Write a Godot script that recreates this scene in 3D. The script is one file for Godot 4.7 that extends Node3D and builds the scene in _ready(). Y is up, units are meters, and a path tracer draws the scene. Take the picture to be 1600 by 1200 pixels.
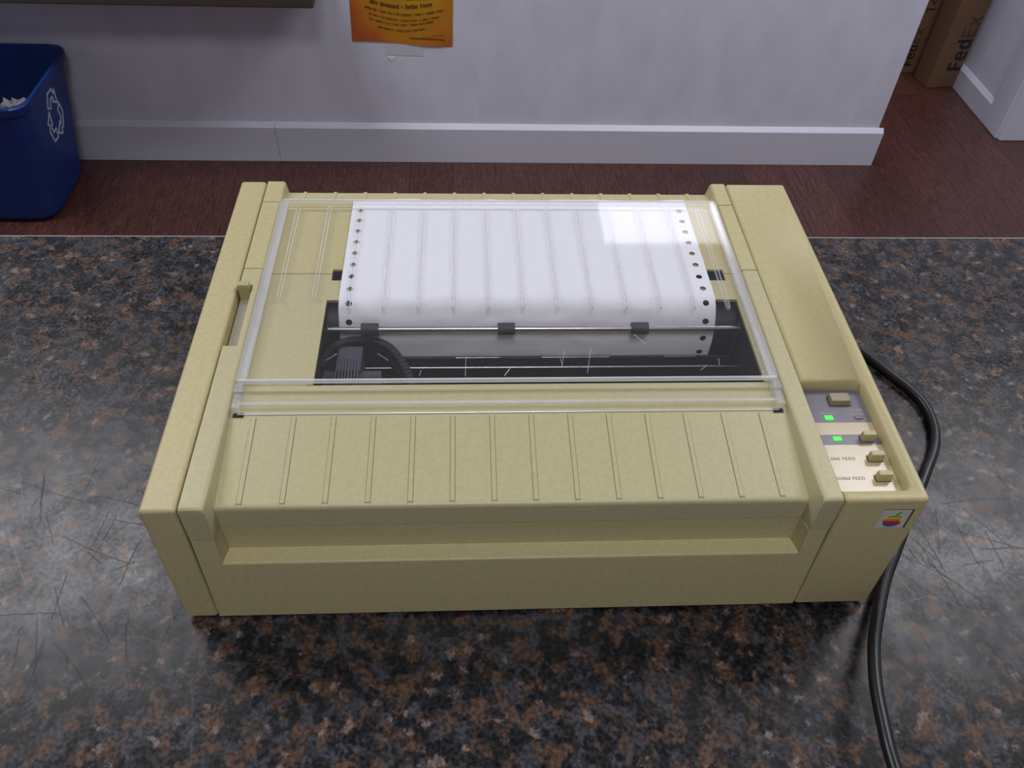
extends Node3D

const MM := 0.001
const FLOOR_Y := -0.9
const CEIL_Y := 1.8
const TOP := 108.7      # top of the printer's side panels, millimetres above the counter

var M := {}

# ---------------------------------------------------------------- mesh building
class Shape:
	# collects triangles, then commits them with normals smoothed across edges softer than the crease
	var t := PackedVector3Array()
	var s := 1.0
	func _init(scale := 1.0) -> void:
		s = scale
	func add(tris: PackedVector3Array, x := Transform3D.IDENTITY) -> Shape:
		var vol := 0.0
		var out := PackedVector3Array()
		out.resize(tris.size())
		for i in tris.size():
			out[i] = x * tris[i] * s
		for i in range(0, out.size(), 3):
			vol += out[i].dot(out[i + 1].cross(out[i + 2]))
		if vol > 0.0:
			for i in range(0, out.size(), 3):
				var a := out[i + 1]
				out[i + 1] = out[i + 2]
				out[i + 2] = a
		t.append_array(out)
		return self
	func mesh(crease := 42.0) -> ArrayMesh:
		var n := t.size()
		var fn := PackedVector3Array()
		fn.resize(n / 3)
		var at := {}
		var keys := []
		keys.resize(n)
		for i in range(0, n, 3):
			fn[i / 3] = (t[i + 2] - t[i]).cross(t[i + 1] - t[i])
			for k in 3:
				var key := Vector3i((t[i + k] * 200000.0).round())
				keys[i + k] = key
				if at.has(key):
					at[key].append(i / 3)
				else:
					at[key] = [i / 3]
		var norm := PackedVector3Array()
		norm.resize(n)
		var limit := cos(deg_to_rad(crease))
		for i in n:
			var f := fn[i / 3].normalized()
			var sum := Vector3.ZERO
			for k in at[keys[i]]:
				if fn[k].normalized().dot(f) > limit:
					sum += fn[k]
			norm[i] = sum.normalized() if sum.length_squared() > 1e-30 else f
		var arr := []
		arr.resize(Mesh.ARRAY_MAX)
		arr[Mesh.ARRAY_VERTEX] = t
		arr[Mesh.ARRAY_NORMAL] = norm
		var m := ArrayMesh.new()
		m.add_surface_from_arrays(Mesh.PRIMITIVE_TRIANGLES, arr)
		return m


func quad(o: PackedVector3Array, a: Vector3, b: Vector3, c: Vector3, d: Vector3) -> void:
	o.append_array(PackedVector3Array([a, b, c, a, c, d]))


func box(a: Vector3, b: Vector3) -> PackedVector3Array:
	return rbox(a, b, 0.0, 0)


# rounded box; warp moves each vertex afterwards
func rbox(a: Vector3, b: Vector3, r := 1.0, seg := 2, warp = null) -> PackedVector3Array:
	var o := PackedVector3Array()
	var lo := a.min(b)
	var hi := a.max(b)
	var c := (lo + hi) / 2.0
	r = minf(r, minf(hi.x - lo.x, minf(hi.y - lo.y, hi.z - lo.z)) * 0.49)
	var h := (hi - lo) / 2.0 - Vector3.ONE * r
	var steps := []
	if r <= 0.0:
		steps = [[0.0, -1.0], [0.0, 1.0]]
	else:
		for i in seg + 1:
			steps.append([-1.0 + float(i) / seg, -1.0])
		for i in seg + 1:
			steps.append([float(i) / seg, 1.0])
	for axis in 3:
		for side in [-1.0, 1.0]:
			var grid := []
			for u in steps:
				var row := []
				for v in steps:
					var d := Vector3.ZERO
					var sg := Vector3.ZERO
					d[axis] = side
					sg[axis] = side
					d[(axis + 1) % 3] = tan(u[0] * PI / 4.0)
					sg[(axis + 1) % 3] = u[1]
					d[(axis + 2) % 3] = tan(v[0] * PI / 4.0)
					sg[(axis + 2) % 3] = v[1]
					var p := c + sg * h + d.normalized() * r
					if warp != null:
						p = warp.call(p)
					row.append(p)
				grid.append(row)
			for i in steps.size() - 1:
				for j in steps.size() - 1:
					if side > 0.0:
						quad(o, grid[i][j], grid[i + 1][j], grid[i + 1][j + 1], grid[i][j + 1])
					else:
						quad(o, grid[i][j], grid[i][j + 1], grid[i + 1][j + 1], grid[i + 1][j])
	return o


# rounds the corners of a polygon; each point is [u, v] or [u, v, radius]
func rpoly(pts: Array, seg := 4) -> PackedVector2Array:
	var o := PackedVector2Array()
	var n := pts.size()
	for i in n:
		var p := Vector2(pts[i][0], pts[i][1])
		var r: float = pts[i][2] if pts[i].size() > 2 else 0.0
		if r <= 0.0:
			o.append(p)
			continue
		var a := (Vector2(pts[(i + n - 1) % n][0], pts[(i + n - 1) % n][1]) - p).normalized()
		var b := (Vector2(pts[(i + 1) % n][0], pts[(i + 1) % n][1]) - p).normalized()
		var half := a.angle_to(b) / 2.0
		var t := r / absf(tan(half))
		for k in seg + 1:
			var w := float(k) / seg
			var q0 := p + a * t
			var q1 := p + b * t
			o.append(q0.lerp(p, w).lerp(p.lerp(q1, w), w))
	return o


func at_axis(axis: int, u: float, v: float, t: float) -> Vector3:
	return Vector3(t, v, u) if axis == 0 else Vector3(u, t, v) if axis == 1 else Vector3(u, v, t)


func ext(poly: PackedVector2Array, axis: int, a: float, b: float) -> PackedVector3Array:
	var o := PackedVector3Array()
	var flip := Geometry2D.is_polygon_clockwise(poly)
	if axis == 0:
		flip = not flip
	if axis == 1:
		flip = not flip
	var n := poly.size()
	for i in n:
		var p := poly[i]
		var q := poly[(i + 1) % n]
		if flip:
			quad(o, at_axis(axis, p.x, p.y, a), at_axis(axis, p.x, p.y, b), at_axis(axis, q.x, q.y, b), at_axis(axis, q.x, q.y, a))
		else:
			quad(o, at_axis(axis, p.x, p.y, a), at_axis(axis, q.x, q.y, a), at_axis(axis, q.x, q.y, b), at_axis(axis, p.x, p.y, b))
	var idx := Geometry2D.triangulate_polygon(poly)
	for i in range(0, idx.size(), 3):
		var tri := [poly[idx[i]], poly[idx[i + 1]], poly[idx[i + 2]]]
		var cw: bool = (tri[1] - tri[0]).cross(tri[2] - tri[0]) > 0.0
		if axis < 2:
			cw = not cw
		if not cw:
			tri = [tri[0], tri[2], tri[1]]
		for k in [0, 1, 2]:
			o.append(at_axis(axis, tri[k].x, tri[k].y, b))
		for k in [0, 2, 1]:
			o.append(at_axis(axis, tri[k].x, tri[k].y, a))
	return o


func loft(rings: Array, cap := true) -> PackedVector3Array:
	var o := PackedVector3Array()
	for i in rings.size() - 1:
		var n: int = rings[i].size()
		for j in n:
			quad(o, rings[i][j], rings[i][(j + 1) % n], rings[i + 1][(j + 1) % n], rings[i + 1][j])
	if cap:
		for e in [0, rings.size() - 1]:
			var r: PackedVector3Array = rings[e]
			var mid := Vector3.ZERO
			for p in r:
				mid += p / r.size()
			for j in r.size():
				if e == 0:
					o.append_array(PackedVector3Array([mid, r[(j + 1) % r.size()], r[j]]))
				else:
					o.append_array(PackedVector3Array([mid, r[j], r[(j + 1) % r.size()]]))
	return o


func tube(path: PackedVector3Array, r: float, n := 10) -> PackedVector3Array:
	var rings := []
	var up := Vector3(0.3, 1.0, 0.2).normalized()
	for i in path.size():
		var d := (path[mini(i + 1, path.size() - 1)] - path[maxi(i - 1, 0)]).normalized()
		var side := up.cross(d).normalized()
		up = d.cross(side).normalized()
		var ring := PackedVector3Array()
		for k in n:
			var a := TAU * k / n
			ring.append(path[i] + (side * cos(a) + up * sin(a)) * r)
		rings.append(ring)
	return loft(rings)


func rod(a: Vector3, b: Vector3, r: float, n := 14) -> PackedVector3Array:
	return tube(PackedVector3Array([a, b]), r, n)


func smooth_path(pts: Array, per := 8) -> PackedVector3Array:
	var o := PackedVector3Array()
	for i in pts.size() - 1:
		var p0: Vector3 = pts[maxi(i - 1, 0)]
		var p1: Vector3 = pts[i]
		var p2: Vector3 = pts[i + 1]
		var p3: Vector3 = pts[mini(i + 2, pts.size() - 1)]
		for k in per:
			o.append(p1.cubic_interpolate(p2, p0, p3, float(k) / per))
	o.append(pts[-1])
	return o


# a plate of cells between cuts, some of them left out
func grid_plate(xs: Array, zs: Array, y0: float, y1: float, gone: Callable) -> PackedVector3Array:
	var o := PackedVector3Array()
	var nx := xs.size() - 1
	var nz := zs.size() - 1
	var full := func(i: int, j: int) -> bool:
		return i >= 0 and j >= 0 and i < nx and j < nz and not gone.call((xs[i] + xs[i + 1]) / 2.0, (zs[j] + zs[j + 1]) / 2.0)
	for i in nx:
		for j in nz:
			if not full.call(i, j):
				continue
			var a: float = xs[i]
			var b: float = xs[i + 1]
			var c: float = zs[j]
			var d: float = zs[j + 1]
			quad(o, Vector3(a, y1, c), Vector3(a, y1, d), Vector3(b, y1, d), Vector3(b, y1, c))
			quad(o, Vector3(a, y0, c), Vector3(b, y0, c), Vector3(b, y0, d), Vector3(a, y0, d))
			if not full.call(i - 1, j):
				quad(o, Vector3(a, y0, c), Vector3(a, y0, d), Vector3(a, y1, d), Vector3(a, y1, c))
			if not full.call(i + 1, j):
				quad(o, Vector3(b, y0, d), Vector3(b, y0, c), Vector3(b, y1, c), Vector3(b, y1, d))
			if not full.call(i, j - 1):
				quad(o, Vector3(b, y0, c), Vector3(a, y0, c), Vector3(a, y1, c), Vector3(b, y1, c))
			if not full.call(i, j + 1):
				quad(o, Vector3(a, y0, d), Vector3(b, y0, d), Vector3(b, y1, d), Vector3(a, y1, d))
	return o


# ---------------------------------------------------------------- nodes
func numbered(called: String, parent: Node) -> String:
	if not parent.has_node(called):
		return called
	var k := 1
	while parent.has_node("%s_%03d" % [called, k]):
		k += 1
	return "%s_%03d" % [called, k]


func put(called: String, mesh: Mesh, mat: Material, parent: Node = self, at := Vector3.ZERO) -> MeshInstance3D:
	var o := MeshInstance3D.new()
	o.name = numbered(called, parent)
	o.mesh = mesh
	o.material_override = mat
	o.position = at
	parent.add_child(o, true)
	return o


func thing(called: String, label: String, category: String, at := Vector3.ZERO, turn := 0.0) -> Node3D:
	var o := Node3D.new()
	o.name = numbered(called, self)
	add_child(o, true)
	o.position = at
	o.rotation.y = turn
	return tag(o, label, category)


func tag(o: Node3D, label: String, category: String) -> Node3D:
	o.set_meta("label", label)
	o.set_meta("category", category)
	return o


func structure(o: Node3D, label: String, category: String) -> Node3D:
	tag(o, label, category)
	o.set_meta("kind", "structure")
	return o


func lettering(called: String, text: String, size: float, mat: Material, parent: Node, x: Transform3D, width := 0.0, serif := false, bold := true) -> MeshInstance3D:
	var f := SystemFont.new()
	f.font_names = PackedStringArray(["Droid Serif" if serif else "Droid Sans"])
	f.font_weight = 700 if bold else 400
	var t := TextMesh.new()
	t.text = text
	t.font = f
	t.font_size = 64
	t.pixel_size = 0.01
	t.depth = 0.02
	t.curve_step = 2.0
	var box3 := t.get_aabb()
	var s := size / 0.46          # cap height of a 64 px font at this pixel size
	var sx := s if width <= 0.0 else width / maxf(box3.size.x, 0.01)
	var o := put(called, t, mat, parent)
	o.transform = x * Transform3D(Basis.from_scale(Vector3(sx, s, minf(s, 0.02))), Vector3.ZERO)
	return o


# ---------------------------------------------------------------- materials
func rgb8(r: float, g: float, b: float) -> Color:
	return Color(r / 255.0, g / 255.0, b / 255.0)


func mat(c: Color, rough := 0.5, metal := 0.0, spec := 0.5) -> StandardMaterial3D:
	var m := StandardMaterial3D.new()
	m.albedo_color = c
	m.roughness = rough
	m.metallic = metal
	m.metallic_specular = spec
	return m


func clear(alpha: float, c := Color.WHITE, rough := 0.05) -> StandardMaterial3D:
	var m := mat(Color(c.r, c.g, c.b, alpha), rough)
	m.transparency = BaseMaterial3D.TRANSPARENCY_ALPHA
	return m


func noise_image(kind: int, freq: float, w: int, h: int, seed_: int, octaves := 4, warp := 0.0, stretch := Vector2.ONE) -> PackedByteArray:
	var n := FastNoiseLite.new()
	n.noise_type = kind
	n.frequency = freq
	n.seed = seed_
	n.fractal_octaves = octaves
	n.fractal_type = FastNoiseLite.FRACTAL_FBM if octaves > 1 else FastNoiseLite.FRACTAL_NONE
	if kind == FastNoiseLite.TYPE_CELLULAR:
		n.cellular_return_type = FastNoiseLite.RETURN_CELL_VALUE
	if warp > 0.0:
		n.domain_warp_enabled = true
		n.domain_warp_amplitude = warp
		n.domain_warp_frequency = freq * 1.7
	var im := n.get_image(int(w * stretch.x), int(h * stretch.y), false, false, true)
	im.convert(Image.FORMAT_L8)
	if stretch != Vector2.ONE:
		im.resize(w, h, Image.INTERPOLATE_CUBIC)
	return im.get_data()


func texture(data: PackedByteArray, w: int, h: int) -> ImageTexture:
	var im := Image.create_from_data(w, h, false, Image.FORMAT_RGB8, data)
	im.generate_mipmaps()
	return ImageTexture.create_from_image(im)


func grey_texture(data: PackedByteArray, w: int, h: int) -> ImageTexture:
	var im := Image.create_from_data(w, h, false, Image.FORMAT_L8, data)
	im.generate_mipmaps()
	return ImageTexture.create_from_image(im)


func counter_material() -> StandardMaterial3D:
	# laminate printed like granite: charcoal and slate flakes, rust veins, pale chips
	var w := 2048
	var h := 1024
	var big := noise_image(FastNoiseLite.TYPE_SIMPLEX_SMOOTH, 0.02, w, h, 11, 5, 26.0)
	var mid := noise_image(FastNoiseLite.TYPE_SIMPLEX_SMOOTH, 0.06, w, h, 61, 4, 14.0)
	var rust := noise_image(FastNoiseLite.TYPE_SIMPLEX_SMOOTH, 0.036, w, h, 23, 5, 24.0)
	var flake := noise_image(FastNoiseLite.TYPE_CELLULAR, 0.075, w, h, 5, 1, 12.0)
	var chip := noise_image(FastNoiseLite.TYPE_CELLULAR, 0.13, w, h, 41, 1, 12.0)
	var grain := noise_image(FastNoiseLite.TYPE_SIMPLEX, 0.14, w, h, 7, 3)
	var out := PackedByteArray()
	out.resize(w * h * 3)
	var dark := Vector3(25, 24, 26)
	var slate := Vector3(60, 59, 63)
	var umber := Vector3(52, 45, 40)
	var rusty := Vector3(90, 66, 49)
	var pale := Vector3(142, 126, 120)
	for i in w * h:
		var g := (grain[i] - 128) * 0.17
		var f := (flake[i] - 128) * 0.12
		var v := clampf((big[i] * 0.5 + mid[i] * 0.5 - 128.0 + f) / 44.0 + 0.42, 0.0, 1.0)
		v = v * v * (3.0 - 2.0 * v)
		var c := dark.lerp(slate, v)
		c = c.lerp(umber, clampf((rust[i] - 122.0) / 26.0, 0.0, 0.75))
		var r := rust[i] + (mid[i] - 128) * 0.35 + f + g * 0.4
		c = c.lerp(rusty, clampf((r - 138.0) / 46.0, 0.0, 0.85))
		if chip[i] > 232:
			c = c.lerp(pale, clampf((mid[i] + rust[i] - 250.0) / 60.0, 0.0, 0.6))
		out[i * 3] = clampi(int(c.x + g), 0, 255)
		out[i * 3 + 1] = clampi(int(c.y + g), 0, 255)
		out[i * 3 + 2] = clampi(int(c.z + g), 0, 255)
	var rough := PackedByteArray()
	rough.resize(w * h)
	var worn := noise_image(FastNoiseLite.TYPE_SIMPLEX_SMOOTH, 0.012, w, h, 3, 4, 20.0)
	for i in w * h:
		rough[i] = clampi(int(80 + (worn[i] - 128) * 0.16 + (grain[i] - 128) * 0.14), 40, 200)
	var rng := RandomNumberGenerator.new()
	rng.seed = 77
	# knife scratches worn through the print: some pale, some dirty
	for k in 2400:
		var p := Vector2(rng.randf() * w, rng.randf() * h)
		var a := rng.randfn(1.1, 0.7)
		var step := Vector2(cos(a), sin(a))
		var bend := rng.randf_range(-0.004, 0.004)
		var light := rng.randf() < 0.4
		var keep := rng.randf_range(0.62, 0.92)
		for q in rng.randi_range(8, 90):
			p += step
			step = step.rotated(bend)
			var i := posmod(int(p.y), h) * w + posmod(int(p.x), w)
			rough[i] = 70 if light else 112
			i *= 3
			for e in 3:
				out[i + e] = int(lerpf(100.0 if light else 22.0, out[i + e], keep))
	var m := mat(Color.WHITE, 1.0, 0.0, 0.38)
	m.albedo_texture = texture(out, w, h)
	m.roughness_texture = grey_texture(rough, w, h)
	m.roughness_texture_channel = BaseMaterial3D.TEXTURE_CHANNEL_RED
	return m


func wood_material(seed_: int, tint: float) -> StandardMaterial3D:
	# grain runs along v
	var w := 256
	var h := 512
	var a := noise_image(FastNoiseLite.TYPE_SIMPLEX_SMOOTH, 0.03, w, h, seed_, 4, 18.0, Vector2(1.0, 0.2))
	var b := noise_image(FastNoiseLite.TYPE_SIMPLEX, 0.22, w, h, seed_ + 9, 2, 0.0, Vector2(1.0, 0.06))
	var out := PackedByteArray()
	out.resize(w * h * 3)
	for i in w * h:
		var ring := absf(fposmod(a[i] / 255.0 * 7.0, 1.0) - 0.5) * 2.0
		var v := clampf(0.62 * ring + 0.5 * (b[i] / 255.0 - 0.5) + 0.12, 0.0, 1.0)
		var c := Vector3(54, 33, 30).lerp(Vector3(124, 77, 66), v) * tint
		out[i * 3] = clampi(int(c.x), 0, 255)
		out[i * 3 + 1] = clampi(int(c.y), 0, 255)
		out[i * 3 + 2] = clampi(int(c.z), 0, 255)
	var m := mat(Color.WHITE, 0.36, 0.0, 0.5)
	m.albedo_texture = texture(out, w, h)
	m.uv1_triplanar = true
	m.uv1_scale = Vector3(4.5, 4.5, 1.3)
	m.uv1_offset = Vector3(seed_ * 0.37, 0.1, seed_ * 0.53)
	return m


func plaster_material(c: Vector3, seed_: int) -> StandardMaterial3D:
	# painted wall with faint grey scuffs
	var w := 1024
	var h := 512
	var soft := noise_image(FastNoiseLite.TYPE_SIMPLEX_SMOOTH, 0.008, w, h, seed_, 4)
	var out := PackedByteArray()
	out.resize(w * h * 3)
	for i in w * h:
		var v := 1.0 + (soft[i] - 128) * 0.0002
		out[i * 3] = int(c.x * v)
		out[i * 3 + 1] = int(c.y * v)
		out[i * 3 + 2] = int(c.z * v)
	var rng := RandomNumberGenerator.new()
	rng.seed = seed_
	for k in 46:
		var p := Vector2(rng.randf() * w, rng.randf() * h)
		var a := rng.randfn(1.9, 0.5)
		for q in rng.randi_range(3, 16):
			p += Vector2(cos(a), sin(a))
			var i := (posmod(int(p.y), h) * w + posmod(int(p.x), w)) * 3
			for e in 3:
				out[i + e] = int(out[i + e] * 0.9)
	var m := mat(Color.WHITE, 0.6, 0.0, 0.3)
	m.albedo_texture = texture(out, w, h)
	m.uv1_triplanar = true
	m.uv1_world_triplanar = true
	m.uv1_scale = Vector3(0.9, 1.1, 0.9)
	return m


func speckled(c: Vector3, amount: float, rough: float, scale: float) -> StandardMaterial3D:
	# moulded plastic: tiny tonal mottle and a fine pebble
	var n := noise_image(FastNoiseLite.TYPE_SIMPLEX, 0.08, 256, 256, 31, 3)
	var out := PackedByteArray()
	out.resize(256 * 256 * 3)
	for i in 256 * 256:
		var v := 1.0 + (n[i] - 128) / 128.0 * amount
		out[i * 3] = clampi(int(c.x * v), 0, 255)
		out[i * 3 + 1] = clampi(int(c.y * v), 0, 255)
		out[i * 3 + 2] = clampi(int(c.z * v), 0, 255)
	var m := mat(Color.WHITE, rough, 0.0, 0.45)
	m.albedo_texture = texture(out, 256, 256)
	m.uv1_triplanar = true
	m.uv1_world_triplanar = true
	m.uv1_scale = Vector3.ONE * scale
	return m


func make_materials() -> void:
	M.beige = speckled(Vector3(193, 181, 133), 0.03, 0.42, 9.0)
	M.panel = speckled(Vector3(193, 180, 131), 0.03, 0.42, 9.0)
	M.deck = speckled(Vector3(189, 180, 137), 0.025, 0.4, 9.0)
	M.grime = mat(rgb8(146, 130, 92), 0.7)
	M.black = mat(rgb8(26, 26, 30), 0.35)
	M.pit = mat(rgb8(16, 16, 19), 0.6)
	M.rubber = mat(rgb8(34, 40, 42), 0.55)
	M.head = mat(rgb8(66, 68, 78), 0.5, 0.3)
	M.ribbon = mat(rgb8(22, 22, 27), 0.4)
	M.steel = mat(rgb8(190, 180, 178), 0.25, 1.0)
	M.paper = mat(rgb8(232, 231, 236), 0.8, 0.0, 0.2)
	M.hole = M.pit
	M.lid = clear(0.012, Color.WHITE, 0.04)
	M.lid.metallic_specular = 0.3
	M.edge = clear(0.24, rgb8(235, 235, 238), 0.12)
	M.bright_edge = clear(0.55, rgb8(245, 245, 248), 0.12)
	M.rib = clear(0.28, rgb8(245, 245, 248), 0.1)
	M.label_beige = mat(rgb8(190, 172, 136), 0.16, 0.0, 0.5)
	M.label_grey = mat(rgb8(120, 116, 124), 0.2, 0.0, 0.34)
	M.key = mat(rgb8(184, 170, 122), 0.4)
	M.key_brown = mat(rgb8(150, 136, 104), 0.4)
	M.ink = mat(rgb8(96, 88, 78), 0.5)
	M.ink_pale = mat(rgb8(170, 160, 138), 0.5)
	M.led_on = mat(rgb8(40, 200, 40), 0.3)
	M.led_on.emission_enabled = true
	M.led_on.emission = rgb8(50, 255, 60)
	M.led_on.emission_energy_multiplier = 0.9
	M.led_off = mat(rgb8(112, 72, 84), 0.3)
	M.silver = mat(rgb8(202, 200, 186), 0.4)
	M.cord = mat(rgb8(18, 18, 20), 0.35)
	M.counter = counter_material()
	M.counter_edge = mat(rgb8(168, 158, 152), 0.4)
	M.cabinet = mat(rgb8(120, 110, 100), 0.6)
	M.wall = plaster_material(Vector3(234, 235, 248), 5)
	M.trim = mat(rgb8(228, 229, 241), 0.35, 0.0, 0.5)
	M.ceiling = mat(rgb8(225, 225, 225), 0.8)
	M.floor_base = mat(rgb8(40, 22, 19), 0.6)
	M.woods = [wood_material(3, 1.0), wood_material(17, 0.94), wood_material(29, 1.05), wood_material(51, 0.97)]
	M.bin_blue = mat(rgb8(14, 50, 120), 0.45)
	M.white_ink = mat(rgb8(190, 205, 225), 0.5)
	M.carton = speckled(Vector3(122, 92, 66), 0.06, 0.75, 3.0)
	M.carton_ink = mat(rgb8(30, 28, 34), 0.6)
	M.shelf = mat(rgb8(78, 68, 64), 0.5)
	M.waste = mat(rgb8(140, 136, 134), 0.8)
	M.lamp_frame = mat(rgb8(230, 230, 230), 0.5)


# ---------------------------------------------------------------- lights
func ceiling_lamp(at: Vector3, size: Vector2, energy: float, glow_energy: float, where: String) -> void:
	var t := thing("ceiling_lamp", where, "ceiling lamp", at)
	var hx := size.x / 2.0
	var hz := size.y / 2.0
	var f := Shape.new()
	for s in [-1.0, 1.0]:
		f.add(rbox(Vector3(s * hx, -0.03, -hz - 0.03), Vector3(s * (hx + 0.03), 0.0, hz + 0.03), 0.004))
		f.add(rbox(Vector3(-hx, -0.03, s * hz), Vector3(hx, 0.0, s * (hz + 0.03)), 0.004))
	put("frame", f.mesh(), M.lamp_frame, t)
	var glow := mat(Color.WHITE, 0.6)
	glow.emission_enabled = true
	glow.emission = Color(0.96, 0.965, 0.99)
	glow.emission_energy_multiplier = glow_energy
	put("diffuser_panel", Shape.new().add(box(Vector3(-hx, -0.02, -hz), Vector3(hx, -0.002, hz))).mesh(), glow, t)
	var l := AreaLight3D.new()
	l.name = "lamp_light"
	l.area_size = size
	l.light_color = Color(0.95, 0.955, 0.98)
	l.light_energy = energy
	l.shadow_enabled = true
	l.area_range = 12.0
	l.area_attenuation = 2.0
	t.add_child(l, true)
	l.position = Vector3(0, -0.024, 0)
	l.rotation.x = -PI / 2.0


func _ready() -> void:
	# camera
	var cam := Camera3D.new()
	cam.name = "camera"
	add_child(cam)
	cam.transform = Transform3D(Basis(Vector3(0.998446, 0.035321, 0.043100), Vector3(0.007463, 0.681726, -0.731570), Vector3(-0.055222, 0.730755, 0.680403)), Vector3(-0.040819, 0.470459, 0.399729))
	cam.fov = 49.753
	cam.near = 0.02
	cam.current = true
	# surroundings
	var we := WorldEnvironment.new()
	we.name = "surroundings"
	var env := Environment.new()
	env.background_mode = Environment.BG_COLOR
	env.background_color = Color(0, 0, 0)
	env.tonemap_mode = Environment.TONE_MAPPER_LINEAR
	env.tonemap_exposure = 0.915
	env.sdfgi_enabled = true
	env.ssao_enabled = true
	env.ssil_enabled = true
	we.environment = env
	add_child(we)
	make_materials()
	# lamps of the room
	ceiling_lamp(Vector3(1.45, CEIL_Y, -0.95), Vector2(1.2, 0.6), 2.5, 0.8, "oblong ceiling lamp over the right end of the counter")
	ceiling_lamp(Vector3(-1.42, CEIL_Y, -1.02), Vector2(1.2, 0.6), 3.05, 0.8, "oblong ceiling lamp over the blue bin's side of the aisle")
	ceiling_lamp(Vector3(0.82, CEIL_Y, -2.55), Vector2(0.6, 0.6), 0.8, 0.6, "square ceiling lamp behind the white partition wall")
	ceiling_lamp(Vector3(0.0, CEIL_Y, 0.9), Vector2(0.6, 0.6), 1.55, 0.8, "square ceiling lamp behind the photographer")
	build_room()
	build_counter()
	build_printer()
	build_paper()
	build_cord()
	build_bin()
	build_poster()
	build_cartons()


# ---------------------------------------------------------------- room
func wall_piece(called: String, a: Vector3, b: Vector3, label: String, material: Material) -> MeshInstance3D:
	var o := put(called, Shape.new().add(box(a, b)).mesh(), material)
	structure(o, label, "wall")
	return o


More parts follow.
